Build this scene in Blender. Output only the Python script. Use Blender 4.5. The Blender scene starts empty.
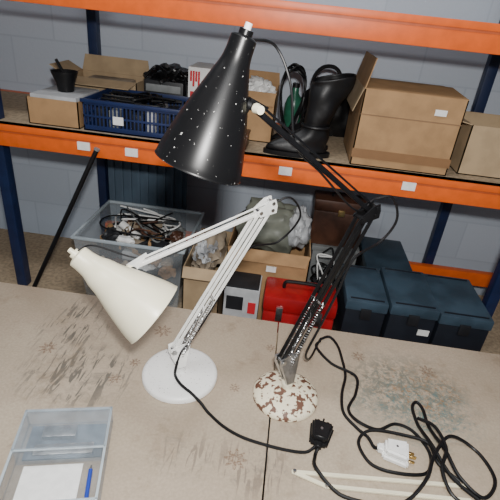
import bpy, bmesh, math, random
from mathutils import Matrix, Vector, noise
random.seed(7)
V=Vector
# ---------------------------------------------------------------- materials
def mat(name,col,rough=.5,metal=0,noise_amt=0,noise_scale=20,col2=None,lo=.4,hi=.6,bump=0,coat=0,trans=0,alpha=1,detail=6,spec=.5):
    m=bpy.data.materials.new(name); m.use_nodes=True
    nt=m.node_tree; b=nt.nodes['Principled BSDF']
    b.inputs['Base Color'].default_value=(*col,1); b.inputs['Roughness'].default_value=rough
    b.inputs['Metallic'].default_value=metal; b.inputs['Specular IOR Level'].default_value=spec
    if coat: b.inputs['Coat Weight'].default_value=coat
    if trans: b.inputs['Transmission Weight'].default_value=trans
    if alpha<1: b.inputs['Alpha'].default_value=alpha
    tc=nt.nodes.new('ShaderNodeTexCoord')
    nz=nt.nodes.new('ShaderNodeTexNoise'); nz.inputs['Scale'].default_value=noise_scale; nz.inputs['Detail'].default_value=detail
    nt.links.new(tc.outputs['Object'],nz.inputs['Vector'])
    rp=nt.nodes.new('ShaderNodeValToRGB'); rp.color_ramp.elements[0].position=lo; rp.color_ramp.elements[1].position=hi
    c2=col2 if col2 else tuple(c*(1-noise_amt) for c in col)
    rp.color_ramp.elements[0].color=(*c2,1); rp.color_ramp.elements[1].color=(*col,1)
    nt.links.new(nz.outputs['Fac'],rp.inputs['Fac']); nt.links.new(rp.outputs['Color'],b.inputs['Base Color'])
    if bump:
        bp=nt.nodes.new('ShaderNodeBump'); bp.inputs['Strength'].default_value=bump; bp.inputs['Distance'].default_value=.004
        nt.links.new(nz.outputs['Fac'],bp.inputs['Height']); nt.links.new(bp.outputs['Normal'],b.inputs['Normal'])
    return m
M={}
M['white']=mat('white_enamel',(.82,.82,.79),.3,0,.12,30,coat=.3)
M['speck']=mat('white_speckled_enamel',(.80,.80,.78),.4,0,0,210,(.34,.32,.30),.30,.35)
M['cream']=mat('cream_enamel',(.80,.75,.56),.38,0,.08,12,coat=.2)
M['rust']=mat('rusty_cream_enamel',(.74,.67,.50),.55,0,0,68,(.12,.055,.035),.445,.475,bump=.4,detail=10)
M['black']=mat('black_enamel',(.0045,.0045,.005),.33,0,0,190,(.36,.36,.34),.288,.305,spec=.28,detail=5)
M['blackarm']=mat('black_arm_enamel',(.006,.006,.007),.35,0,.3,40,spec=.35)
M['blackp']=mat('black_plastic',(.008,.008,.009),.42,0,.3,40,spec=.3)
M['rubber']=mat('black_flex',(.006,.006,.007),.45,0,.2,60,spec=.3)
M['steel']=mat('steel',(.62,.62,.62),.3,1,.3,60)
M['orange']=mat('orange_painted_steel',(.84,.135,.012),.42,0,.18,25,lo=.3,hi=.7)
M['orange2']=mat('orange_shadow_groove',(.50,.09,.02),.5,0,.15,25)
M['blue']=mat('blue_painted_post',(.010,.022,.075),.45,0,.2,20)
M['card']=mat('cardboard',(.38,.225,.105),.8,0,.18,14)
M['card2']=mat('cardboard_pale',(.44,.32,.19),.8,0,.15,14)
M['cardin']=mat('cardboard_edge',(.22,.13,.07),.85,0,.15,14)
M['tape']=mat('parcel_tape',(.24,.13,.06),.35,0,.1,10)
M['label']=mat('paper_label',(.82,.82,.80),.6,0,.08,80)
M['red']=mat('red_plastic',(.36,.010,.014),.35,0,.25,15)
M['redp']=mat('red_print',(.55,.02,.03),.5,0,.1,15)
M['navy']=mat('navy_plastic',(.010,.022,.085),.4,0,.2,20)
M['casebody']=mat('case_dark_body',(.010,.013,.020),.45,0,.2,20)
M['teal']=mat('slate_blue_lid',(.045,.075,.105),.4,0,.35,9)
M['dark']=mat('dark_case',(.014,.015,.018),.5,0,.3,20)
M['brown']=mat('brown_leatherette',(.085,.035,.020),.45,0,.35,18)
M['grey']=mat('grey_plastic',(.20,.21,.21),.5,0,.2,20)
M['lgrey']=mat('pale_grey_plastic',(.45,.46,.47),.5,0,.2,20)
M['bag']=mat('grey_green_bag',(.20,.21,.17),.45,0,.4,6,bump=.3)
M['bbag']=mat('black_sack',(.008,.008,.009),.35,0,.4,6,bump=.2)
M['cloth']=mat('beige_cloth',(.36,.29,.21),.9,0,.4,9,bump=.5)
M['leather']=mat('black_leather',(.006,.006,.007),.45,0,.3,20,bump=.5,spec=.4)
M['green']=mat('green_glass_plastic',(.02,.12,.07),.3,0,.3,30)
M['bluepen']=mat('blue_pen_plastic',(.02,.05,.35),.3,0,.1,30)
M['wood']=mat('chipboard',(.38,.29,.19),.8,0,.3,60)
M['brass']=mat('brass',(.65,.48,.2),.3,1,.2,40)
M['sheet']=mat('blue_grey_sheet_steel',(.085,.13,.18),.5,0,.15,8)
M['clear']=mat('clear_plastic',(.62,.68,.72),.12,0,.05,10,alpha=.16)
M['clear2']=mat('clear_acrylic',(.45,.53,.60),.05,0,.25,25,alpha=.20,coat=.8)
M['edge']=mat('acrylic_edge',(.55,.63,.68),.1,0,.1,25,alpha=.65,coat=.5)
M['paperblue']=mat('slate_card',(.13,.17,.22),.5,0,.5,16)
M['floor']=mat('concrete_floor',(.11,.105,.10),.85,0,.35,5,bump=.2)
M['ceil']=mat('ceiling_paint',(.6,.6,.6),.9,0,.05,5)

def wallmat():
    m=bpy.data.materials.new('painted_blockwork'); m.use_nodes=True; nt=m.node_tree; b=nt.nodes['Principled BSDF']
    tc=nt.nodes.new('ShaderNodeTexCoord'); sx=nt.nodes.new('ShaderNodeSeparateXYZ'); cx=nt.nodes.new('ShaderNodeCombineXYZ')
    nt.links.new(tc.outputs['Object'],sx.inputs[0])
    ad=nt.nodes.new('ShaderNodeMath'); ad.operation='ADD'
    nt.links.new(sx.outputs['X'],ad.inputs[0]); nt.links.new(sx.outputs['Y'],ad.inputs[1])
    nt.links.new(ad.outputs[0],cx.inputs[0]); nt.links.new(sx.outputs['Z'],cx.inputs[1])
    br=nt.nodes.new('ShaderNodeTexBrick'); br.inputs['Scale'].default_value=1
    br.inputs['Brick Width'].default_value=.45; br.inputs['Row Height'].default_value=.225
    br.inputs['Mortar Size'].default_value=.006; br.inputs['Mortar Smooth'].default_value=.6
    br.inputs['Color1'].default_value=(.54,.60,.68,1); br.inputs['Color2'].default_value=(.50,.56,.64,1); br.inputs['Mortar'].default_value=(.46,.52,.60,1)
    nt.links.new(cx.outputs[0],br.inputs['Vector'])
    nt.links.new(br.outputs['Color'],b.inputs['Base Color']); b.inputs['Roughness'].default_value=.75
    nz=nt.nodes.new('ShaderNodeTexNoise'); nz.inputs['Scale'].default_value=90; nt.links.new(tc.outputs['Object'],nz.inputs['Vector'])
    bp=nt.nodes.new('ShaderNodeBump'); bp.inputs['Strength'].default_value=.3; bp.inputs['Distance'].default_value=.003
    nt.links.new(nz.outputs['Fac'],bp.inputs['Height']); nt.links.new(bp.outputs['Normal'],b.inputs['Normal'])
    return m
M['wall']=wallmat()

def tablemat():
    m=bpy.data.materials.new('worn_hardboard_top'); m.use_nodes=True; nt=m.node_tree; N=nt.nodes; L=nt.links; b=N['Principled BSDF']
    b.inputs['Roughness'].default_value=.6; b.inputs['Specular IOR Level'].default_value=.35
    tc=N.new('ShaderNodeTexCoord'); P=tc.outputs['Object']
    def nz(s,d=6,dist=0,rough=.55):
        n=N.new('ShaderNodeTexNoise'); n.inputs['Scale'].default_value=s; n.inputs['Detail'].default_value=d; n.inputs['Distortion'].default_value=dist; n.inputs['Roughness'].default_value=rough
        L.new(P,n.inputs['Vector']); return n.outputs['Fac']
    def ramp(f,lo,hi,a=(0,0,0,1),c=(1,1,1,1)):
        r=N.new('ShaderNodeValToRGB'); r.color_ramp.elements[0].position=lo; r.color_ramp.elements[1].position=hi
        r.color_ramp.elements[0].color=a; r.color_ramp.elements[1].color=c; L.new(f,r.inputs['Fac']); return r.outputs['Color']
    def mixc(f,a,c,bl='MIX'):
        x=N.new('ShaderNodeMix'); x.data_type='RGBA'; x.blend_type=bl
        if isinstance(f,float): x.inputs[0].default_value=f
        else: L.new(f,x.inputs[0])
        for i,q in ((6,a),(7,c)):
            if isinstance(q,tuple): x.inputs[i].default_value=q
            else: L.new(q,x.inputs[i])
        return x.outputs[2]
    def mth(op,a,c=0.0,d=0.0):
        x=N.new('ShaderNodeMath'); x.operation=op
        for i,q in enumerate((a,c,d)):
            if isinstance(q,(int,float)): x.inputs[i].default_value=q
            else: L.new(q,x.inputs[i])
        return x.outputs[0]
    base=ramp(nz(3,8,.4),.3,.7,(.345,.275,.20,1),(.46,.385,.295,1))
    base=mixc(mth('MULTIPLY',ramp(nz(160,3),.35,.6),.25),base,(.20,.16,.12,1))
    sep=N.new('ShaderNodeSeparateXYZ'); L.new(P,sep.inputs[0]); X,Y=sep.outputs['X'],sep.outputs['Y']
    wob=nz(14,5)
    def disc(cx,cy,rx,ry,soft=.5,w=.8):
        dx=mth('DIVIDE',mth('SUBTRACT',X,cx),rx); dy=mth('DIVIDE',mth('SUBTRACT',Y,cy),ry)
        r=mth('SQRT',mth('ADD',mth('MULTIPLY',dx,dx),mth('MULTIPLY',dy,dy)))
        r=mth('ADD',r,mth('MULTIPLY',mth('SUBTRACT',wob,.5),w))
        q=mth('DIVIDE',mth('SUBTRACT',1.0,r),soft); x=N.new('ShaderNodeClamp'); L.new(q,x.inputs[0]); return x.outputs[0]
    mott=ramp(nz(48,6,1.0,.7),.42,.55)
    right=mth('MULTIPLY',disc(.40,.91,.21,.17,.6),mth('MULTIPLY',mott,.85))
    base=mixc(right,base,(.13,.135,.11,1))
    mott2=ramp(nz(70,5,2.0,.7),.50,.58)
    base=mixc(mth('MULTIPLY',disc(.42,.86,.18,.14,.6),mth('MULTIPLY',mott2,.75)),base,(.065,.16,.165,1))
    mott3=ramp(nz(60,5,2.0,.7),.54,.60)
    base=mixc(mth('MULTIPLY',disc(.44,.92,.17,.13,.6),mth('MULTIPLY',mott3,.7)),base,(.28,.14,.05,1))
    def strokes(rot,sx,sy,lo,hi):
        mp=N.new('ShaderNodeMapping'); mp.inputs['Rotation'].default_value=(0,0,rot); mp.inputs['Scale'].default_value=(sx,sy,1); L.new(P,mp.inputs['Vector'])
        sn=N.new('ShaderNodeTexNoise'); sn.inputs['Scale'].default_value=1; sn.inputs['Detail'].default_value=4; sn.inputs['Distortion'].default_value=1.0; L.new(mp.outputs[0],sn.inputs['Vector'])
        return ramp(sn.outputs['Fac'],lo,hi)
    scr=mth('MAXIMUM',strokes(.5,70,11,.56,.60),strokes(-.7,60,10,.59,.63))
    a1=mth('MAXIMUM',disc(-.44,.80,.16,.13,.5),disc(-.53,.98,.11,.15,.6)); a2=mth('MAXIMUM',disc(.02,.62,.13,.09,.6),disc(-.12,.62,.10,.07,.6))
    base=mixc(mth('MULTIPLY',mth('MULTIPLY',scr,a1),.85),base,(.085,.08,.07,1))
    base=mixc(mth('MULTIPLY',mth('MULTIPLY',scr,a2),.55),base,(.13,.10,.08,1))
    dirt=ramp(nz(30,8,.8,.75),.50,.64)
    base=mixc(mth('MULTIPLY',mth('MULTIPLY',dirt,mth('MAXIMUM',a1,a2)),.6),base,(.16,.14,.115,1))
    for (cx,cy,r) in ((-.285,1.005,.026),(-.32,.865,.015),(-.35,.80,.017),(-.02,.63,.026),(-.05,.83,.015),(-.36,1.07,.015),(-.56,.87,.024),(.03,1.0,.015),(.28,1.02,.020),(.47,1.0,.024)):
        dx=mth('SUBTRACT',X,cx); dy=mth('SUBTRACT',Y,cy)
        rr=mth('SQRT',mth('ADD',mth('MULTIPLY',dx,dx),mth('MULTIPLY',dy,dy))); th=mth('ARCTAN2',dy,dx)
        pet=mth('ADD',mth('MULTIPLY',mth('COSINE',mth('MULTIPLY',th,8.0)),r*.28),r*.75)
        f=mth('MULTIPLY',mth('LESS_THAN',rr,pet),mth('GREATER_THAN',rr,r*.18))
        f=mth('MULTIPLY',f,mth('MULTIPLY',ramp(nz(220,2),.35,.6),.75))
        base=mixc(f,base,(.14,.075,.045,1))
    blot=ramp(nz(9,8,.2,.8),.55,.66)
    base=mixc(mth('MULTIPLY',blot,.50),base,(.22,.165,.11,1))
    fleck=ramp(nz(45,6,.3,.8),.66,.70)
    base=mixc(mth('MULTIPLY',fleck,.5),base,(.15,.11,.08,1))
    L.new(base,b.inputs['Base Color'])
    bp=N.new('ShaderNodeBump'); bp.inputs['Strength'].default_value=.15; bp.inputs['Distance'].default_value=.002
    L.new(nz(120,4),bp.inputs['Height']); L.new(bp.outputs['Normal'],b.inputs['Normal'])
    return m
M['table']=tablemat()

# ---------------------------------------------------------------- geometry helpers
def mk(name,bm,m,smooth=False,parent=None):
    me=bpy.data.meshes.new(name); bmesh.ops.recalc_face_normals(bm,faces=bm.faces[:]); bm.to_mesh(me); bm.free()
    o=bpy.data.objects.new(name,me); bpy.context.collection.objects.link(o)
    me.materials.append(M[m] if isinstance(m,str) else m)
    if smooth:
        for p in me.polygons: p.use_smooth=True
        try: me.set_sharp_from_angle(angle=math.radians(40))
        except Exception: pass
    if parent is not None:
        o.parent=parent; o.matrix_parent_inverse=Matrix.Translation(-V(parent.location))
    return o
def grp(name,loc=(0,0,0)):
    e=bpy.data.objects.new(name,None); e.empty_display_size=.05; e.location=loc; bpy.context.collection.objects.link(e); return e
def box(name,x0,x1,y0,y1,z0,z1,m,par=None,bev=0,rot=0,piv=None,seg=2):
    bm=bmesh.new(); bmesh.ops.create_cube(bm,size=1)
    for v in bm.verts: v.co=V(((x0+x1)/2+v.co.x*(x1-x0),(y0+y1)/2+v.co.y*(y1-y0),(z0+z1)/2+v.co.z*(z1-z0)))
    if bev: bmesh.ops.bevel(bm,geom=bm.edges[:],offset=bev,segments=seg,affect='EDGES',profile=.6)
    if rot:
        c=V(piv) if piv else V(((x0+x1)/2,(y0+y1)/2,0))
        bmesh.ops.rotate(bm,verts=bm.verts[:],cent=c,matrix=Matrix.Rotation(rot,3,'Z'))
    return mk(name,bm,m,bool(bev),par)
def frame(d):
    d=d.normalized(); u=d.cross(V((0,0,1)))
    if u.length<1e-3: u=V((1,0,0))
    u.normalize(); return u,d.cross(u).normalized()
def lathe(name,p0,axis,prof,m,par=None,n=64,smooth=True):
    p0=V(p0); ax=V(axis).normalized(); u,w=frame(ax); bm=bmesh.new(); rings=[]
    for d,r in prof:
        c=p0+ax*d
        if r<1e-5: rings.append([bm.verts.new(c)]); continue
        rings.append([bm.verts.new(c+(u*math.cos(2*math.pi*i/n)+w*math.sin(2*math.pi*i/n))*r) for i in range(n)])
    for a,b in zip(rings,rings[1:]):
        for i in range(n):
            j=(i+1)%n
            if len(a)==1 and len(b)==1: continue
            if len(a)==1: bm.faces.new((a[0],b[i],b[j]))
            elif len(b)==1: bm.faces.new((a[i],a[j],b[0]))
            else: bm.faces.new((a[i],a[j],b[j],b[i]))
    return mk(name,bm,m,smooth,par)
def cyl(name,p0,p1,r,m,par=None,n=16,r2=None):
    p0=V(p0);p1=V(p1); L=(p1-p0).length
    return lathe(name,p0,p1-p0,[(0,0),(0,r),(L,r if r2 is None else r2),(L,0)],m,par,n)
def bar(name,p0,p1,wd,th,nrm,m,par=None,ext=0):
    p0=V(p0);p1=V(p1);d=(p1-p0).normalized();p0=p0-d*ext;p1=p1+d*ext; n=V(nrm).normalized(); s=d.cross(n).normalized(); bm=bmesh.new(); vs=[]
    for p in (p0,p1):
        for a,b in ((1,1),(1,-1),(-1,-1),(-1,1)): vs.append(bm.verts.new(p+s*a*wd/2+n*b*th/2))
    for f in ((0,1,2,3),(7,6,5,4),(0,4,5,1),(1,5,6,2),(2,6,7,3),(3,7,4,0)): bm.faces.new([vs[i] for i in f])
    bmesh.ops.bevel(bm,geom=bm.edges[:],offset=min(wd,th)*.2,segments=2,affect='EDGES')
    return mk(name,bm,m,True,par)
def plate(name,pts,nrm,th,m,par=None):
    n=V(nrm).normalized(); bm=bmesh.new()
    a=[bm.verts.new(V(p)+n*th/2) for p in pts]; b=[bm.verts.new(V(p)-n*th/2) for p in pts]
    bm.faces.new(a); bm.faces.new(b[::-1])
    for i in range(len(pts)):
        j=(i+1)%len(pts); bm.faces.new((a[i],b[i],b[j],a[j]))
    return mk(name,bm,m,False,par)
def catmull(pts,k=10):
    P=[V(p) for p in pts]; P=[P[0]*2-P[1]]+P+[P[-1]*2-P[-2]]; out=[]
    for i in range(1,len(P)-2):
        a,b,c,d=P[i-1:i+3]
        for s in range(k):
            t=s/k; out.append(.5*((2*b)+(c-a)*t+(2*a-5*b+4*c-d)*t*t+(3*b-a-3*c+d)*t**3))
    out.append(P[-2]); return out
def tube(name,pts,r,m,par=None,n=8,k=10,raw=False,zmin=None):
    P=[V(p) for p in pts] if raw else catmull(pts,k)
    if zmin is not None:
        for p in P: p.z=max(p.z,zmin)
    bm=bmesh.new(); rings=[]; u=None
    for i,p in enumerate(P):
        d=(P[min(i+1,len(P)-1)]-P[max(i-1,0)])
        if d.length<1e-7: d=V((0,0,1))
        d.normalize()
        if u is None: u,_=frame(d)
        u=(u-d*u.dot(d))
        if u.length<1e-4: u,_=frame(d)
        u.normalize(); w=d.cross(u)
        rings.append([bm.verts.new(p+(u*math.cos(2*math.pi*j/n)+w*math.sin(2*math.pi*j/n))*r) for j in range(n)])
    for a,b in zip(rings,rings[1:]):
        for j in range(n): bm.faces.new((a[j],a[(j+1)%n],b[(j+1)%n],b[j]))
    bm.faces.new(rings[0]); bm.faces.new(rings[-1][::-1])
    return mk(name,bm,m,True,par)
def spring(name,p0,p1,R,r,turns,m,par):
    p0=V(p0);p1=V(p1);d=p1-p0;u,w=frame(d);N=int(turns*10);pts=[]
    for i in range(N+1):
        t=i/N;a=2*math.pi*turns*t; pts.append(p0+d*t+(u*math.cos(a)+w*math.sin(a))*R)
    pts=[p0-d.normalized()*.012]+pts+[p1+d.normalized()*.012]
    return tube(name,pts,r,m,par,n=5,raw=True)
def lump(name,c,rx,ry,rz,m,par=None,amp=.25,fr=3.,seed=0,zmin=None,sub=4):
    bm=bmesh.new(); bmesh.ops.create_icosphere(bm,subdivisions=sub,radius=1)
    for v in bm.verts:
        q=v.co.copy(); k=1+amp*noise.noise(q*fr+V((seed,0,0)))+amp*.45*noise.noise(q*fr*2.7+V((0,seed,0)))
        v.co=V((c[0]+q.x*rx*k,c[1]+q.y*ry*k,c[2]+q.z*rz*k))
        if zmin is not None and v.co.z<zmin: v.co.z=zmin
    return mk(name,bm,m,True,par)
def carton(name,x0,x1,y0,y1,z0,z1,m='card',flaps=(60,60,100,100),rot=0,fl=None,par=None,th=.004):
    e=par or grp(name,((x0+x1)/2,(y0+y1)/2,z0)); piv=((x0+x1)/2,(y0+y1)/2,0); kw=dict(rot=rot,piv=piv)
    box('base',x0,x1,y0,y1,z0,z0+th,m,e,**kw)
    box('side_front',x0,x1,y0,y0+th,z0,z1,m,e,**kw); box('side_back',x0,x1,y1-th,y1,z0,z1,m,e,**kw)
    box('side_left',x0,x0+th,y0,y1,z0,z1,m,e,**kw); box('side_right',x1-th,x1,y0,y1,z0,z1,m,e,**kw)
    fl=fl or min(x1-x0,y1-y0)*.45; Rz=Matrix.Rotation(rot,3,'Z'); c=V(piv)
    for i,(a,p,q,out) in enumerate(((flaps[0],(x0,y0),(x1,y0),V((0,-1,0))),(flaps[1],(x0,y1),(x1,y1),V((0,1,0))),(flaps[2],(x0,y0),(x0,y1),V((-1,0,0))),(flaps[3],(x1,y0),(x1,y1),V((1,0,0))))):
        if a is None: continue
        A=V((*p,z1));B=V((*q,z1)); d=(V((0,0,1))*math.cos(math.radians(a))+out*math.sin(math.radians(a)))*fl
        sh=(B-A)*.04; pts=[c+Rz@(t-c) for t in (A,B,B+d-sh,A+d+sh)]
        nn=(pts[1]-pts[0]).cross(pts[2]-pts[1]); plate('flap_%d'%(i+1),pts,nn,th*.8,m,e)
    return e

# ---------------------------------------------------------------- room
box('floor',-3,3,-1.5,2.35,-.05,0,'floor')
box('wall_back',-3,3,2.35,2.45,0,3,'wall')
box('wall_left',-3.1,-3,-1.5,2.45,0,3,'wall')
box('wall_right',3,3.1,-1.5,2.45,0,3,'wall')
box('ceiling',-3.1,3.1,-1.5,2.45,3,3.05,'ceil')

# ---------------------------------------------------------------- workbench
T=.75
wb=grp('workbench',(0,.7,0))
box('top_board_left',-1.15,.0435,.28,1.125,T-.02,T,'table',wb,.0015)
box('top_board_right',.0470,1.05,.28,1.125,T-.02,T,'table',wb,.0015)
box('apron_rear',-1.1,1.0,1.06,1.10,T-.11,T-.0205,'wood',wb); box('apron_front',-1.1,1.0,.32,.36,T-.11,T-.0205,'wood',wb)
for i,(x,y) in enumerate(((-1.07,.36),(-1.07,1.06),(.95,.36),(.95,1.06))): box('leg_%d'%(i+1),x-.03,x+.03,y-.03,y+.03,0,T-.0205,'wood',wb,.003)

# ---------------------------------------------------------------- racking
rk=grp('shelving_rack',(0,1.9,0))
def beam(n,y,z0,z1,x0=-2.0,x1=1.9):
    box(n,x0,x1,y,y+.045,z0,z1,'orange',rk,.003)
    box(n+'_ledge',x0,x1,y-.004,y+.001,z1-.022,z1,'orange',rk,.0015)
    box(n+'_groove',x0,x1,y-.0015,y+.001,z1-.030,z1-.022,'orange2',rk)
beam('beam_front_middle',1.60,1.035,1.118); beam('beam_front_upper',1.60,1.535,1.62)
box('beam_rear_middle',-2,1.9,2.15,2.19,1.035,1.118,'orange',rk,.003)
box('beam_rear_upper',-2,1.9,2.15,2.19,1.54,1.62,'orange',rk,.003)
box('beam_rear_lower',-.938,1.9,2.15,2.19,.40,.475,'orange',rk,.003)
box('deck_middle',-2,1.9,1.606,2.149,1.100,1.118,'wood',rk)
box('deck_upper',-2,1.9,1.648,2.149,1.600,1.618,'wood',rk)
box('deck_lower',-2,1.9,1.34,2.149,.33,.35,'wood',rk)
beam('beam_front_lower',1.30,.27,.35)
for i,(x,y) in enumerate(((-1.14,1.648),(-.96,2.195),(.93,1.648),(.835,2.195))):
    box('upright_%d'%(i+1),x-.022,x+.022,y,y+.045,0,2.6,'blue',rk,.003)
for i,(x,z) in enumerate(((-.759,1.075),(-.575,1.074),(.003,1.078),(.451,1.080))):
    box('shelf_label_%d'%(i+1),x-.024,x+.024,1.5935,1.599,z-.015,z+.015,'label',rk)

# ---------------------------------------------------------------- desk lamps
def ribbon_flex(e,name,pts,r=.003,zmin=None): tube(name,pts,r,'rubber',e,n=8,k=12,zmin=zmin)
def lamp(name,bc,bprof,bmat,P0,E,A,K,Mo,arm,arm2,shade,knob,inner,capm,r0,bw=.008,og=.030):
    bc=V(bc);P0=V(P0);E=V(E);A=V(A);K=V(K);Mo=V(Mo); e=grp(name,bc); blk=arm=='blackarm'
    lathe('base',bc,(0,0,1),bprof,bmat,e,96)
    h=V((E.x-P0.x,E.y-P0.y,0)).normalized(); n=V((0,0,1)).cross(h).normalized(); top=max(p[0] for p in bprof)
    bt=bc+V((0,0,top-.004))
    cyl('spindle',bt,bt+V((0,0,.03)),.0075,'steel',e); cyl('swivel_collar',bt,bt+V((0,0,.014)),.013,'cream' if blk else bmat,e,24)
    foot=bt+V((0,0,.022)); o=-h*og+V((0,0,-.004))
    for s in (1,-1):
        k=n*s*.011
        plate('bracket_plate_%d'%(1 if s>0 else 2),[foot+k-h*.010,foot+k+h*.010,P0+k+h*.012+V((0,0,.010)),P0+k+V((0,0,.014))-h*.006,P0+o+k-h*.008+V((0,0,.008)),P0+o+k-h*.008+V((0,0,-.012))],n,.0025,'steel' if blk else arm2,e)
    for j,p in enumerate((P0,P0+o)):
        cyl('pivot_bolt_%d'%(j+1),p-n*.017,p+n*.017,.0042,'steel',e,12)
        cyl('pivot_nut_%d'%(j+1),p-n*.0165,p-n*.0125,.0075,'steel',e,6)
        cyl('pivot_nut_%d'%(j+3),p+n*.0125,p+n*.0165,.0075,'steel',e,6)
    d=(E-P0).normalized()
    for s in (1,-1):
        bar('lower_arm_front_%d'%(1 if s>0 else 2),P0+n*s*.0075,E+n*s*.0075,bw,.003,n,arm,e,ext=.006)
        bar('lower_arm_rear_%d'%(1 if s>0 else 2),P0+o+n*s*.0075,E+o+n*s*.0075,bw,.003,n,arm,e,ext=.006)
    for j,(sx,f) in enumerate(((-.016,.40),(.016,.40),(0,.30))):
        a=P0+o*.5+V((0,0,-.015))+n*sx+h*.004; b=P0+d*(.387*f)+o*.5+n*sx
        spring('tension_spring_%d'%(j+1),a,b,.0045,.0011,26,'steel',e)
    cyl('spring_crossbar',P0+d*.16+o*.5-n*.022,P0+d*.16+o*.5+n*.022,.003,'steel',e,10)
    ua=(A-E).normalized(); o2=V((0,0,.020))
    for s in (1,-1):
        k=n*s*.0115
        plate('elbow_plate_%d'%(1 if s>0 else 2),[E+k+h*.012-V((0,0,.008)),E+k+h*.012+V((0,0,.010)),E+o2+k+h*.006+V((0,0,.006)),E+o2*.9+k-h*.012+V((0,0,.004)),E+o+k-h*.010,E+o+k-V((0,0,.012))],n,.0025,arm2,e)
    for j,p in enumerate((E,E+o,E+o2*.85)):
        cyl('elbow_bolt_%d'%(j+1),p-n*.0155,p+n*.0155,.0045,'blackp' if blk else 'steel',e,12)
    bar('upper_arm_main',E,A,.010,.010,n,arm,e,ext=.004)
    q=o2*.85; bar('upper_arm_tie',E+q,A+q*.75-ua*.03,.004,.004,n,arm,e)
    plate('head_bracket',[A-ua*.012-V((0,0,.006)),A+ua*.010-V((0,0,.008)),A+ua*.010+V((0,0,.010)),A+q*.75-ua*.034+V((0,0,.006))],n,.011,arm2,e)
    ax=(Mo-K).normalized(); L=(Mo-K).length
    sp=[(0,r0),(.10,r0+.0008),(.18,r0+.0035),(.28,r0+.0105),(.40,.0395),(.55,.0500),(.70,.0595),(.84,.0675),(.94,.0722),(1,.0740)]
    sp=[(a*L,r) for a,r in sp]
    c=catmull([(a,r,0) for a,r in sp],6); prof=[(p.x,p.y) for p in c]
    outer=[(-.004,0),(-.004,r0-.007),(-.002,r0-.002)]+prof+[(L+.0015,.0752),(L+.002,.0735)]
    lathe('shade',K,ax,outer,shade,e,96)
    inn=[(L+.002,.0735)]+[(a,r-.0018) for a,r in prof[::-1]]+[(.006,0)]
    lathe('shade_lining',K,ax,inn,inner,e,96)
    lathe('lampholder',K+ax*.01,ax,[(0,0),(0,.014),(.055,.016),(.055,0)],'blackp',e,24)
    lathe('bulb',K+ax*.062,ax,[(0,.012),(.02,.014),(.04,.025),(.06,.029),(.08,.024),(.09,.012),(.093,0)],'label',e,32)
    cyl('cap_switch',K-ax*.004,K-ax*.012,.011,shade,e,24); cyl('cap_button',K-ax*.010,K-ax*.022,.0055,capm,e,16)
    tt=max(0,min(L,(A-K).dot(ax))); cpt=K+ax*tt; rr=[r for a,r in prof if a<=tt][-1]; dirr=(A-cpt)
    dn=dirr.normalized(); surf=cpt+dn*(rr-.003)
    cyl('shade_stalk',surf,A,.0055,arm2,e,14); cyl('stalk_boss',surf,surf+dn*.007,.012,shade,e,20)
    cyl('friction_knob',A-n*.010,A-n*.024,.0085,knob,e,18,.007); cyl('friction_bolt',A-n*.01,A+n*.016,.005,'steel',e,12)
    return e,h,n,ax

wB=V((-.194,.842,T)); wP=V((-.190,.862,.836)); wE=V((-.022,.972,1.189)); wA=V((-.292,.790,1.089)); wK=V((-.386,.747,1.126)); wM=V((-.230,.740,1.016))
flat=[(0,0),(0,.092),(.003,.095),(.011,.095),(.0155,.0925),(.018,.086),(.0195,.05),(.021,.015),(.021,0)]
l1,h1,n1,ax1=lamp('desk_lamp',wB,flat,'speck',wP,wE,wA,wK,wM,'white','white','cream','blackp','white','cream',.0235)
bB=V((.078,.828,T)); bP=V((.081,.855,.865)); bE=V((.205,.946,1.220)); bA=V((-.064,.743,1.456)); bK=V((-.088,.745,1.5545)); bM=V((-.143,.716,1.357))
dome=[(0,0),(0,.079),(.002,.0815),(.009,.0815),(.014,.078),(.021,.068),(.027,.052),(.031,.032),(.034,.016),(.036,0)]
l2,h2,n2,ax2=lamp('desk_lamp.001',bB,dome,'rust',bP,bE,bA,bK,bM,'blackarm','blackarm','black','cream','white','label',.0205,.011,.036)

Z=T+.0038
ribbon_flex(l1,'flex_head',[wK+V((0,.0,.012)),wK+V((.02,.03,.012)),wA+V((.0,.02,.014)),wA+V((.06,.045,.012)),(wA+wE)/2+V((0,.012,-.012)),wE+V((-.03,.0,-.012)),wE+V((.0,.012,.004))],.0018)
ribbon_flex(l1,'flex_elbow',[wE+V((0,.012,.004)),wE+V((.045,.03,.02)),wE+V((.075,.05,-.035)),wE+V((.03,.05,-.11)),wE*.7+wP*.3+V((.01,.01,0)),wE*.4+wP*.6+V((.012,.012,0)),wP+V((.025,.01,.03)),wP+V((.0,-.02,0)),wP+V((-.008,-.035,-.025))],.0026)
ribbon_flex(l1,'flex_mains',[wP+V((-.008,-.035,-.025)),(-.200,.815,T+.030),(-.180,.790,T+.026),(-.148,.770,T+.022),(-.122,.755,T+.012),(-.098,.735,Z),(-.060,.706,Z),(-.015,.685,Z),(.040,.674,Z),(.095,.669,Z),(.130,.672,Z),(.152,.686,T+.012)],.0036,Z)
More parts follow.
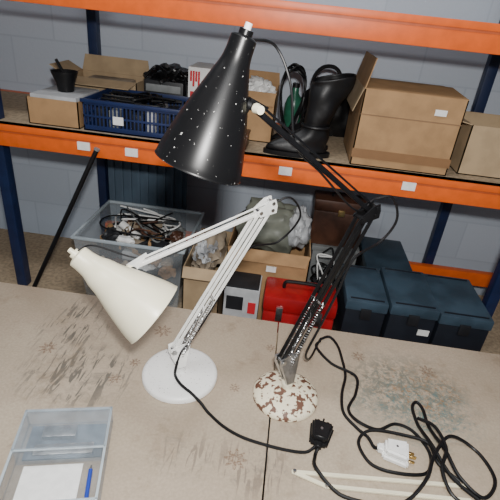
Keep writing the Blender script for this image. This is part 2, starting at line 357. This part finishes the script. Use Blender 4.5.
def plug(name,c,ang,m,pm):
    c=V(c); e=grp(name,c); R=Matrix.Rotation(ang,3,'Z')
    def bb(n,sx,sy,z0,z1,ox,oy,mm,bev,taper=1):
        bm=bmesh.new(); bmesh.ops.create_cube(bm,size=1)
        for v in bm.verts:
            k=taper if v.co.y<0 else 1
            v.co=V((ox+v.co.x*sx*k,oy+v.co.y*sy,(z0+z1)/2+v.co.z*(z1-z0)))
        if bev: bmesh.ops.bevel(bm,geom=bm.edges[:],offset=bev,segments=3,affect='EDGES')
        for v in bm.verts: v.co=R@v.co+c
        mk(n,bm,mm,True,e)
    bb('body_lower',.056,.056,0,.015,0,0,m,.004,.72); bb('body_upper',.050,.050,.0145,.032,0,0,m,.005,.70)
    bb('grip',.020,.016,.003,.020,0,-.032,m,.003,.8)
    bb('earth_pin',.004,.018,.008,.016,0,.036,pm,.0008); bb('live_pin',.006,.015,.008,.012,.011,.034,pm,.0008); bb('neutral_pin',.006,.015,.008,.012,-.011,.034,pm,.0008)
    p=R@V((0,0,.0325))+c; cyl('cover_screw',p-V((0,0,.002)),p+V((0,0,.0005)),.003,'steel',e,12)
plug('mains_plug',(.162,.719,T),math.radians(-12),'blackp','blackp')
plug('mains_plug.001',(.328,.702,T),math.radians(-100),'label','brass')
ribbon_flex(l2,'flex_head',[bK+V((.005,.02,-.002)),bK+V((.045,.06,-.01)),bA+V((.055,.06,.03)),bA*.75+bE*.25+V((.01,.02,-.012)),bA*.5+bE*.5+V((.0,.01,-.012)),bE+V((-.04,-.02,.01)),bE+V((0,.01,.03))],.0024)
ribbon_flex(l2,'flex_elbow',[bE+V((0,.01,.03)),bE+V((.04,.02,.035)),bE+V((.065,.03,-.02)),bE+V((.04,.02,-.075)),bE*.72+bP*.28+V((.012,-.012,0)),bE*.5+bP*.5+V((.016,-.014,0)),bE*.25+bP*.75+V((.022,-.01,0)),(.115,.875,.86),(.130,.93,.79),(.15,1.0,Z),(.172,1.068,Z)],.003,Z)
ribbon_flex(l2,'flex_mains',[(.172,1.068,Z),(.20,1.085,Z),(.222,1.05,Z),(.232,.99,Z),(.236,.93,Z),(.222,.86,Z),(.222,.80,Z),(.25,.76,Z),(.272,.735,Z+.004),(.282,.712,Z+.004),(.290,.705,T+.012)],.0038,Z)
ribbon_flex(l2,'flex_loop',[(.172,1.06,Z+.001),(.16,1.03,Z),(.20,.97,Z),(.262,.93,Z+.004),(.258,.87,Z),(.235,.815,Z),(.252,.776,T+.010),(.30,.765,Z),(.345,.79,Z),(.385,.775,Z),(.41,.72,Z),(.39,.666,T+.006),(.32,.650,T+.012),(.27,.67,Z),(.250,.72,Z),(.28,.752,T+.012),(.36,.755,T+.010),(.41,.74,T+.012),(.42,.69,T+.012),(.46,.66,Z)],.0038,Z)
ex=grp('coiled_cable',(.42,.75,T))
tube('flex',[(.49,.62,Z),(.44,.66,T+.014),(.412,.73,T+.022),(.400,.80,Z),(.398,.85,Z),(.412,.872,Z),(.424,.85,Z),(.424,.79,T+.010),(.44,.72,T+.022),(.455,.66,T+.018),(.50,.63,Z),(.54,.68,Z),(.52,.75,Z),(.46,.76,T+.024),(.41,.70,T+.022),(.38,.64,T+.02),(.33,.592,Z),(.27,.578,Z),(.20,.585,Z),(.150,.625,T+.018),(.150,.665,Z),(.156,.684,T+.010)],.004,'rubber',ex,zmin=Z)
tube('flex_end',[(.40,.81,T+.014),(.43,.78,T+.026),(.44,.72,T+.028),(.42,.67,T+.022),(.43,.62,T+.012),(.47,.60,Z)],.0038,'rubber',ex)
ar=grp('spare_lamp_arm',(.28,.61,T))
R1=(V((.100,.618,T+.0045)),V((.47,.650,T+.0045))); R2=(V((.168,.598,T+.0045)),V((.47,.618,T+.0045)))
n0=V((0,0,1))
bar('rod_upper',R1[0],R1[1],.008,.007,n0,'cream',ar); bar('rod_lower',R2[0],R2[1],.008,.007,n0,'cream',ar)
bar('end_link',R1[0]+V((.006,0,0)),R2[0]+V((.004,0,0)),.008,.006,n0,'cream',ar,ext=.003)
for p in (R1[0]+V((.006,0,0)),R2[0]+V((.004,0,0))): cyl('link_bolt',p-n0*.003,p+n0*.007,.004,'steel',ar,10)
# clear acrylic box with papers and pen
tr=grp('clear_display_box',(-.37,.56,T)); rt=math.radians(14); pv=(-.39,.57,0); H=.045
bx0,bx1,by0,by1=-.46,-.282,.44,.650; kw=dict(rot=rt,piv=pv)
box('tray_base',bx0,bx1,by0,by1,T,T+.003,'clear2',tr,**kw)
box('paper_sheet',bx0+.02,bx1-.045,by0+.02,by0+.105,T+.0032,T+.005,'label',tr,**kw)
box('inner_card',bx0+.012,bx1-.012,by0+.118,by1-.010,T+.0032,T+.008,'paperblue',tr,.001,**kw)
box('silver_strip',bx0+.03,bx1-.03,by0+.125,by0+.150,T+.0082,T+.012,'steel',tr,.001,**kw)
box('silver_block',bx0+.04,bx1-.07,by0+.162,by1-.02,T+.0082,T+.020,'steel',tr,.001,**kw)
for nme,a in (('front',(bx0,bx1,by0,by0+.003)),('back',(bx0,bx1,by1-.003,by1)),('left',(bx0,bx0+.003,by0,by1)),('right',(bx1-.003,bx1,by0,by1)),('divider',(bx0+.003,bx1-.003,by0+.110,by0+.113))):
    box('side_'+nme,*a,T+.003,T+H,'clear2',tr,**kw)
for nme,a in (('front',(bx0-.001,bx1+.001,by0-.001,by0+.004)),('back',(bx0-.001,bx1+.001,by1-.004,by1+.001)),('left',(bx0-.001,bx0+.004,by0,by1)),('right',(bx1-.004,bx1+.001,by0,by1)),('mid',(bx0,bx1,by0+.109,by0+.114))):
    box('rim_'+nme,*a,T+H-.001,T+H+.002,'edge',tr,.0006,**kw)
box('lid',bx0,bx1,by0+.111,by1,T+H+.002,T+H+.0045,'clear2',tr,**kw)
pn=grp('ballpoint_pen',(-.30,.53,T)); p0=V((-.285,.488,T+.0078));p1=V((-.302,.548,T+.0078))
cyl('barrel',p0,p1,.0042,'bluepen',pn); cyl('tip',p1,p1+(p1-p0).normalized()*.010,.0040,'steel',pn,12,.001); cyl('cap',p0-(p1-p0).normalized()*.03,p0,.0047,'bluepen',pn)

# ---------------------------------------------------------------- upper shelf contents
S=1.118
cr=grp('plastic_crate',(-.6,1.8,S)); x0,x1,y0,y1,z1=-.782,-.415,1.66,1.93,S+.118
box('base',x0,x1,y0,y1,S,S+.006,'navy',cr)
for nme,(a,b,c,d) in dict(front=(x0,x1,y0,y0+.006),back=(x0,x1,y1-.006,y1),left=(x0,x0+.006,y0,y1),right=(x1-.006,x1,y0,y1)).items():
    for j,(za,zb) in enumerate(((S,S+.022),(S+.052,S+.060),(S+.098,z1))):
        box('rail_%s_%d'%(nme,j+1),a,b,c,d,za,zb,'navy',cr,.001)
for i in range(25):
    x=x0+.004+i*(x1-x0-.008)/24
    box('slat_front_%d'%i,x-.003,x+.003,y0+.001,y0+.005,S+.006,z1-.004,'navy',cr); box('slat_back_%d'%i,x-.003,x+.003,y1-.005,y1-.001,S+.006,z1-.004,'navy',cr)
for i in range(16):
    y=y0+.008+i*(y1-y0-.016)/15
    box('slat_left_%d'%i,x0+.001,x0+.005,y-.003,y+.003,S+.006,z1-.004,'navy',cr); box('slat_right_%d'%i,x1-.005,x1-.001,y-.003,y+.003,S+.006,z1-.004,'navy',cr)
box('rim_front',x0-.006,x1+.006,y0-.006,y0+.003,z1-.012,z1,'navy',cr,.002)
box('card_label',-.665,-.625,y0-.004,y0-.0015,S+.035,S+.065,'label',cr)
for i in range(7):
    x=-.75+i*.048; box('content_%d'%i,x,x+.04,1.69+.02*(i%3),1.9,S+.007,S+.07+.03*random.random(),['dark','grey','blackp','dark','lgrey','dark','blackp'][i],cr,.004)
for i in range(4):
    tube('content_lead_%d'%i,[(random.uniform(-.75,-.45),random.uniform(1.70,1.89),S+.10+random.uniform(0,.035)) for _ in range(6)],.004,'rubber',cr,n=6)
carton('cardboard_box',-.99,-.67,1.945,2.135,S,1.262,'card2',(105,10,60,None),fl=.07)
box('content_block',-.93,-.73,1.97,2.12,S+.006,1.25,'cloth',bpy.data.objects['cardboard_box'],.01)
am=grp('amplifier_case',(-.55,2.03,S)); box('body',-.64,-.47,1.95,2.13,S,S+.165,'dark',am,.006); box('front_strip',-.63,-.48,1.945,1.951,S+.12,S+.15,'grey',am,.002)
for i in range(3): cyl('control_%d'%i,(-.61+i*.05,1.951,S+.09),(-.61+i*.05,1.938,S+.09),.010,'steel',am,16)
lump('dust_cover',(-.555,2.04,S+.175),.085,.085,.045,'bbag',am,.5,2.5,12)
tube('lead',[(-.64,1.96,S+.17),(-.60,2.0,S+.215),(-.54,1.96,S+.20),(-.50,2.0,S+.21),(-.46,1.97,S+.15),(-.455,1.945,S+.06)],.005,'rubber',am)
carton('cardboard_box.001',-1.0,-.80,1.66,1.90,S,S+.10,'card',(None,None,None,None)); box('stack_of_papers',-.99,-.81,1.67,1.89,S+.0045,S+.112,'lgrey',bpy.data.objects['cardboard_box.001'],.003)
cm=grp('reflector_lamp_head',(-.93,1.78,S+.112)); lathe('reflector',(-.90,1.78,S+.112),(0,.0,1),[(0,0),(0,.03),(.03,.034),(.07,.05),(.075,.05),(.04,.03),(.03,0)],'blackp',cm,32); cyl('stem',(-.90,1.80,S+.15),(-.95,1.82,S+.22),.006,'blackp',cm)
wc=grp('printed_carton',(-.36,2.0,S)); box('body',-.445,-.24,1.93,2.12,S,1.355,'label',wc,.002)
for i in range(4): box('print_%d'%i,-.437+i*.011,-.429+i*.011,1.927,1.931,1.30-.02*(i%2),1.34,'redp',wc)
box('print_band',-.435,-.25,1.927,1.931,1.20,1.26,'redp',wc); box('print_panel',-.43,-.39,1.926,1.931,1.16,1.19,'dark',wc)
carton('cardboard_box.002',-.235,-.07,1.80,2.02,S,1.31,'card',(160,20,None,None),fl=.05)
lump('packing_paper',(-.15,1.91,1.29),.065,.08,.055,'label',bpy.data.objects['cardboard_box.002'],.3,3,3)
tn=grp('tool_tin',(-.15,1.70,S)); box('body',-.245,-.155,1.66,1.76,S,S+.045,'brown',tn,.004); box('lid',-.248,-.152,1.657,1.763,S+.045,S+.056,'brown',tn,.003)
gb=grp('glass_bottle',(.0,1.98,S)); lathe('body',(.0,1.98,S),(0,0,1),[(0,0),(0,.034),(.004,.037),(.13,.037),(.155,.030),(.175,.015),(.200,.013),(.200,0)],'green',gb,32); cyl('cap',(.0,1.98,S+.198),(.0,1.98,S+.215),.015,'blackp',gb,20)
hb=grp('black_holdall',(.12,2.06,S)); lump('body',(.16,2.07,S+.10),.12,.05,.13,'bbag',hb,.25,2.2,21,zmin=S); tube('strap',[(.07,2.05,S+.16),(.07,2.04,S+.24),(.11,2.04,S+.285),(.17,2.04,S+.27),(.21,2.05,S+.16)],.008,'bbag',hb)
cl=grp('cable_hank',(-.02,1.88,S))
pts=[(-.010+.044*math.cos(i*.35)+.009*math.sin(i*.7),1.89+.012*math.sin(i*1.3),S+.155+.130*math.sin(i*.35)+.012*math.cos(i*.9)) for i in range(110)]
tube('coil',[(-.02,1.89,S+.006)]+pts,.0045,'rubber',cl,n=7,k=4)
def boot(name,x,y,z,sc=1,rot=0,lean=0.0,sd0=0):
    e=grp(name,(x,y,z)); bm=bmesh.new(); n=36; rings=[]
    secs=[(.030,.310,.082,.060),(.030,.300,.084,.062),(.026,.280,.080,.060),(.020,.250,.074,.058),(.014,.215,.064,.053),(.008,.18,.058,.050),(.004,.150,.052,.046),(-.002,.125,.049,.042),(-.012,.100,.060,.041),(-.028,.082,.082,.041),(-.046,.062,.106,.042),(-.060,.040,.124,.045),(-.066,.022,.132,.046),(-.066,.014,.128,.044)]
    for k,(cx,zz,rx,ry) in enumerate(secs):
        r=[]
        for i in range(n):
            a=2*math.pi*i/n; ca,sa=math.cos(a),math.sin(a)
            w=1+.28*noise.noise(V((ca*1.2+sd0,sa*1.2,zz*16)))*(1 if zz>.03 else .2)
            taper=1-.30*max(0,-ca)*(1 if zz<.09 else 0)
            dz=(.020*ca if zz>.29 else 0)
            r.append(V((cx+lean*zz+rx*ca*w,ry*sa*w*taper,zz+dz)))
        rings.append(r)
    R=Matrix.Rotation(rot,3,'Z')
    rv=[[bm.verts.new(R@(p*sc)+V((x,y,z))) for p in r] for r in rings]
    for a,b in zip(rv,rv[1:]):
        for i in range(n): bm.faces.new((a[i],a[(i+1)%n],b[(i+1)%n],b[i]))
    bm.faces.new(rv[-1]); o=mk('upper',bm,'leather',True,e)
    ss=o.modifiers.new('s','SUBSURF'); ss.levels=1; ss.render_levels=1
    sd=o.modifiers.new('t','SOLIDIFY'); sd.thickness=.003
    bm=bmesh.new(); a=[];b=[]
    for i in range(n):
        t=2*math.pi*i/n; ca,sa=math.cos(t),math.sin(t); p=V((-.066+.139*ca,.050*sa*(1-.25*max(0,-ca)),0))*sc
        a.append(bm.verts.new(R@(p+V((0,0,.018*sc)))+V((x,y,z)))); b.append(bm.verts.new(R@p+V((x,y,z))))
    bm.faces.new(a); bm.faces.new(b[::-1])
    for i in range(n): bm.faces.new((a[i],b[i],b[(i+1)%n],a[(i+1)%n]))
    mk('sole',bm,'blackp',False,e)
    tube('ankle_strap',[R@(V((-.002+lean*.12+.056*math.cos(t),.048*math.sin(t),.122))*sc)+V((x,y,z)) for t in [i*math.pi/8 for i in range(17)]],.006,'leather',e)
    return e
boot('leather_boot',.095,1.70,S,.92,math.radians(10),.0,0); boot('leather_boot.001',.095,1.815,S,.88,math.radians(-4),.03,5)
bc2=carton('cardboard_box.003',.235,.585,1.65,1.98,S,1.385,'card',(None,None,-12,None),fl=.10)
plate('lid_front',[(.235,1.652,1.386),(.585,1.652,1.386),(.575,1.83,1.400),(.245,1.83,1.400)],(0,0,1),.003,'card',bc2)
plate('lid_back',[(.235,1.978,1.386),(.585,1.978,1.386),(.575,1.835,1.394),(.245,1.835,1.394)],(0,0,1),.003,'card2',bc2)
plate('flap_raised',[(.234,1.66,1.386),(.234,1.97,1.386),(.212,1.94,1.30),(.212,1.69,1.30)],(1,0,0),.003,'card2',bc2)
box('tape_band',.233,.587,1.6475,1.651,S+.030,S+.062,'tape',bc2); box('paper_label',.485,.525,1.6465,1.651,1.325,1.345,'label',bc2)
box('fold_line',.235,.585,1.6485,1.651,1.300,1.303,'cardin',bc2)
carton('cardboard_box.004',.64,.88,1.70,1.98,S,1.30,'card2',(None,100,80,None))

# ---------------------------------------------------------------- lower level contents
F=.35
tt=grp('storage_tote',(-.6,1.8,F)); x0,x1,y0,y1,z1=-.84,-.37,1.60,2.00,.68
def tapered(n,za,zb,k,m,th=.004):
    cx,cy=(x0+x1)/2,(y0+y1)/2
    def P(x,y,z):
        s=k+(1-k)*(z-F)/(z1-F); return V((cx+(x-cx)*s,cy+(y-cy)*s,z))
    for i,(a,b) in enumerate((((x0,y0),(x1,y0)),((x1,y0),(x1,y1)),((x1,y1),(x0,y1)),((x0,y1),(x0,y0)))):
        q=[P(*a,za),P(*b,za),P(*b,zb),P(*a,zb)]; nn=(q[1]-q[0]).cross(q[3]-q[0]); plate('%s_%d'%(n,i+1),q,nn,th,m,tt)
tapered('wall',F,z1,.88,'clear'); box('bottom',x0+.035,x1-.035,y0+.03,y1-.03,F,F+.004,'clear',tt)
for i,a in enumerate(((x0-.008,x1+.008,y0-.008,y0+.003),(x0-.008,x1+.008,y1-.003,y1+.008),(x0-.008,x0+.003,y0,y1),(x1-.003,x1+.008,y0,y1))): box('rim_%d'%i,*a,z1-.010,z1+.003,'edge',tt,.003)
random.seed(11)
mats=['lgrey','dark','brown','dark','cloth','card','grey','cloth','blackp','label','card']
box('content_mass',x0+.05,x1-.05,y0+.045,y1-.045,F+.006,F+.17,'dark',tt,.02)
for i in range(90):
    cx=random.uniform(x0+.07,x1-.07); cy=random.uniform(y0+.06,y1-.06); cz=F+.14+.17*(i/90)
    s=[random.uniform(.018,.046) for _ in range(3)]
    k=i%3
    if k==0: box('part_block_%d'%i,cx-s[0],cx+s[0],cy-s[1],cy+s[1],cz-s[2]*.6,cz+s[2]*.6,random.choice(mats),tt,.006,rot=random.uniform(0,3))
    elif k==1:
        d=V((random.uniform(-1,1),random.uniform(-1,1),random.uniform(-.3,.5))).normalized()*random.uniform(.04,.065); cyl('part_rod_%d'%i,V((cx,cy,cz))-d,V((cx,cy,cz))+d,random.uniform(.005,.020),random.choice(mats),tt,16)
    else: lump('part_bundle_%d'%i,(cx,cy,cz),s[0],s[1],s[2]*.8,random.choice(mats),tt,.5,2.5,i,sub=3)
for i in range(8):
    p=[(random.uniform(x0+.07,x1-.07),random.uniform(y0+.07,y1-.07),F+.29+random.uniform(0,.07)) for _ in range(6)]
    tube('part_lead_%d'%i,p,.0038,random.choice(['rubber','rubber','grey','brown','label']),tt,n=6)
sh=grp('steel_panel',(-.72,2.2,0)); box('sheet',-.925,-.50,2.205,2.215,0,1.09,'sheet',sh)
for i in range(9): box('rib_%d'%i,-.905+i*.046,-.889+i*.046,2.196,2.206,.02,1.08,'sheet',sh,.003)
pp=grp('leaning_pipe',(-.98,1.5,F)); cyl('pipe',(-1.04,1.50,F+.003),(-.704,1.582,1.07),.009,'blackp',pp); cyl('pipe_cap',(-.704,1.582,1.07),(-.701,1.5825,1.077),.011,'grey',pp)
b5=carton('cardboard_box.005',-.345,-.195,1.50,1.86,F,.67,'card2',(120,None,None,None),fl=.05)
lump('crumpled_cloth',(-.27,1.68,.66),.065,.16,.07,'cloth',b5,.4,2.5,5)
lump('crumpled_wrap',(-.27,1.60,.69),.045,.06,.045,'lgrey',b5,.5,3,8)
b6=carton('cardboard_box.006',-.185,.150,1.58,1.91,F,.745,'card',(165,None,None,None),fl=.05)
lump('stuffed_bag',(-.02,1.78,.76),.15,.115,.12,'bag',b6,.28,1.8,2)
lump('clear_wrap',(.09,1.74,.79),.050,.080,.085,'lgrey',b6,.3,2,4)
box('paper_label',-.02,.02,1.5745,1.5795,.655,.68,'label',b6)
wb2=grp('white_carton',(-.09,1.5,F)); box('body',-.165,-.03,1.42,1.54,F,.655,'lgrey',wb2,.003); box('print',-.155,-.09,1.417,1.421,.56,.62,'dark',wb2); box('print_small',-.07,-.04,1.417,1.421,.55,.60,'redp',wb2)
box('dark_lid',-.16,-.035,1.425,1.535,.6545,.662,'dark',wb2,.002)
rc=grp('toolbox',(.13,1.5,F)); box('body',-.010,.265,1.415,1.56,F,.575,'red',rc,.010); box('lid',-.014,.269,1.411,1.564,.579,.645,'red',rc,.014)
tube('handle',[(.06,1.49,.640),(.062,1.49,.668),(.085,1.49,.676),(.17,1.49,.676),(.193,1.49,.668),(.195,1.49,.640)],.007,'blackp',rc)
for i,x in enumerate((.04,.19)): box('latch_%d'%i,x,x+.025,1.402,1.414,.545,.605,'steel',rc,.002)
gc=grp('document_crate',(.24,2.0,F)); box('body',.185,.40,1.93,2.12,F,.62,'grey',gc,.008); box('rim',.179,.406,1.924,2.126,.60,.625,'grey',gc,.004)
bw=grp('brown_case',(.24,2.0,.626)); box('body',.160,.395,1.94,2.06,.626,.80,'brown',bw,.008); box('lid',.156,.399,1.936,2.064,.80,.856,'brown',bw,.010); box('clasp',.27,.30,1.930,1.938,.785,.815,'brass',bw,.002)
tube('carry_handle',[(.24,2.0,.853),(.245,2.0,.872),(.33,2.0,.872),(.335,2.0,.853)],.005,'blackp',bw)
wr=grp('wire_bundle',(.23,1.75,F))
lump('tangled_core',(.235,1.75,F+.10),.045,.09,.13,'dark',wr,.4,2,9,zmin=F)
for i in range(8):
    p=[(random.uniform(.185,.285),random.uniform(1.64,1.84),F+.12+random.uniform(0,.20)) for _ in range(6)]; p[0]=(.235,1.75,F+.1); tube('strand_%d'%i,p,.0035,'label' if i%4==0 else 'rubber',wr,n=6)
def case(name,x0,x1,y0,y1,z1,lab=False):
    e=grp(name,((x0+x1)/2,(y0+y1)/2,F)); box('body',x0,x1,y0,y1,F,z1-.045,'casebody',e,.006); box('lid',x0-.004,x1+.004,y0-.004,y1+.004,z1-.043,z1,'teal',e,.006)
    box('lid_rim_front',x0+.012,x1-.012,y0+.012,y0+.018,z1-.001,z1+.004,'casebody',e,.001); box('lid_rim_back',x0+.012,x1-.012,y1-.018,y1-.012,z1-.001,z1+.004,'casebody',e,.001)
    box('latch',(x0+x1)/2-.02,(x0+x1)/2+.02,y0-.012,y0-.003,z1-.075,z1-.03,'dark',e,.002)
    if lab: box('paper_label',x1-.055,x1-.012,y0-.003,y0+.001,z1-.12,z1-.095,'label',e)
    return e
case('storage_case',.305,.458,1.455,1.73,.655); case('storage_case.001',.472,.645,1.445,1.73,.665,True); case('storage_case.002',.66,.85,1.45,1.75,.65)
dk=grp('equipment_case',(.5,1.9,F)); box('body',.42,.62,1.77,2.08,F,.60,'dark',dk,.008); box('lid',.416,.624,1.766,2.084,.60,.635,'teal',dk,.006)

# ---------------------------------------------------------------- lights
def area(n,loc,tgt,sx,sy,e,col=(1,1,1)):
    l=bpy.data.lights.new(n,'AREA'); l.shape='RECTANGLE'; l.size=sx; l.size_y=sy; l.energy=e; l.color=col
    o=bpy.data.objects.new(n,l); bpy.context.collection.objects.link(o); o.location=loc; o.rotation_euler=(V(tgt)-V(loc)).to_track_quat('-Z','Y').to_euler(); return o
area('ceiling_tube_light',(-.6,.9,2.9),(-.6,.9,0),1.6,.25,20,(.96,.98,1))
area('ceiling_tube_light.001',(.5,-.6,2.9),(.3,.6,.6),1.8,.4,17,(.96,.98,1))
area('flash_light',(.03,-.02,1.74),(0,1.3,1.0),.07,.05,26,(1,.98,.95))
w=bpy.data.worlds.new('World'); bpy.context.scene.world=w; w.use_nodes=True; w.node_tree.nodes['Background'].inputs[0].default_value=(.75,.80,.88,1); w.node_tree.nodes['Background'].inputs[1].default_value=.2

# ---------------------------------------------------------------- camera
cam=bpy.data.objects.new('Camera',bpy.data.cameras.new('Camera')); bpy.context.collection.objects.link(cam)
cam.data.sensor_width=36; cam.data.lens=32.4; cam.data.clip_start=.02; cam.location=(0,0,1.60)
cam.rotation_euler=(Matrix.Rotation(math.radians(3.4),3,'Z')@Matrix.Rotation(math.radians(61.5),3,'X')@Matrix.Rotation(math.radians(6.2),3,'Z')).to_euler()
bpy.context.scene.camera=cam
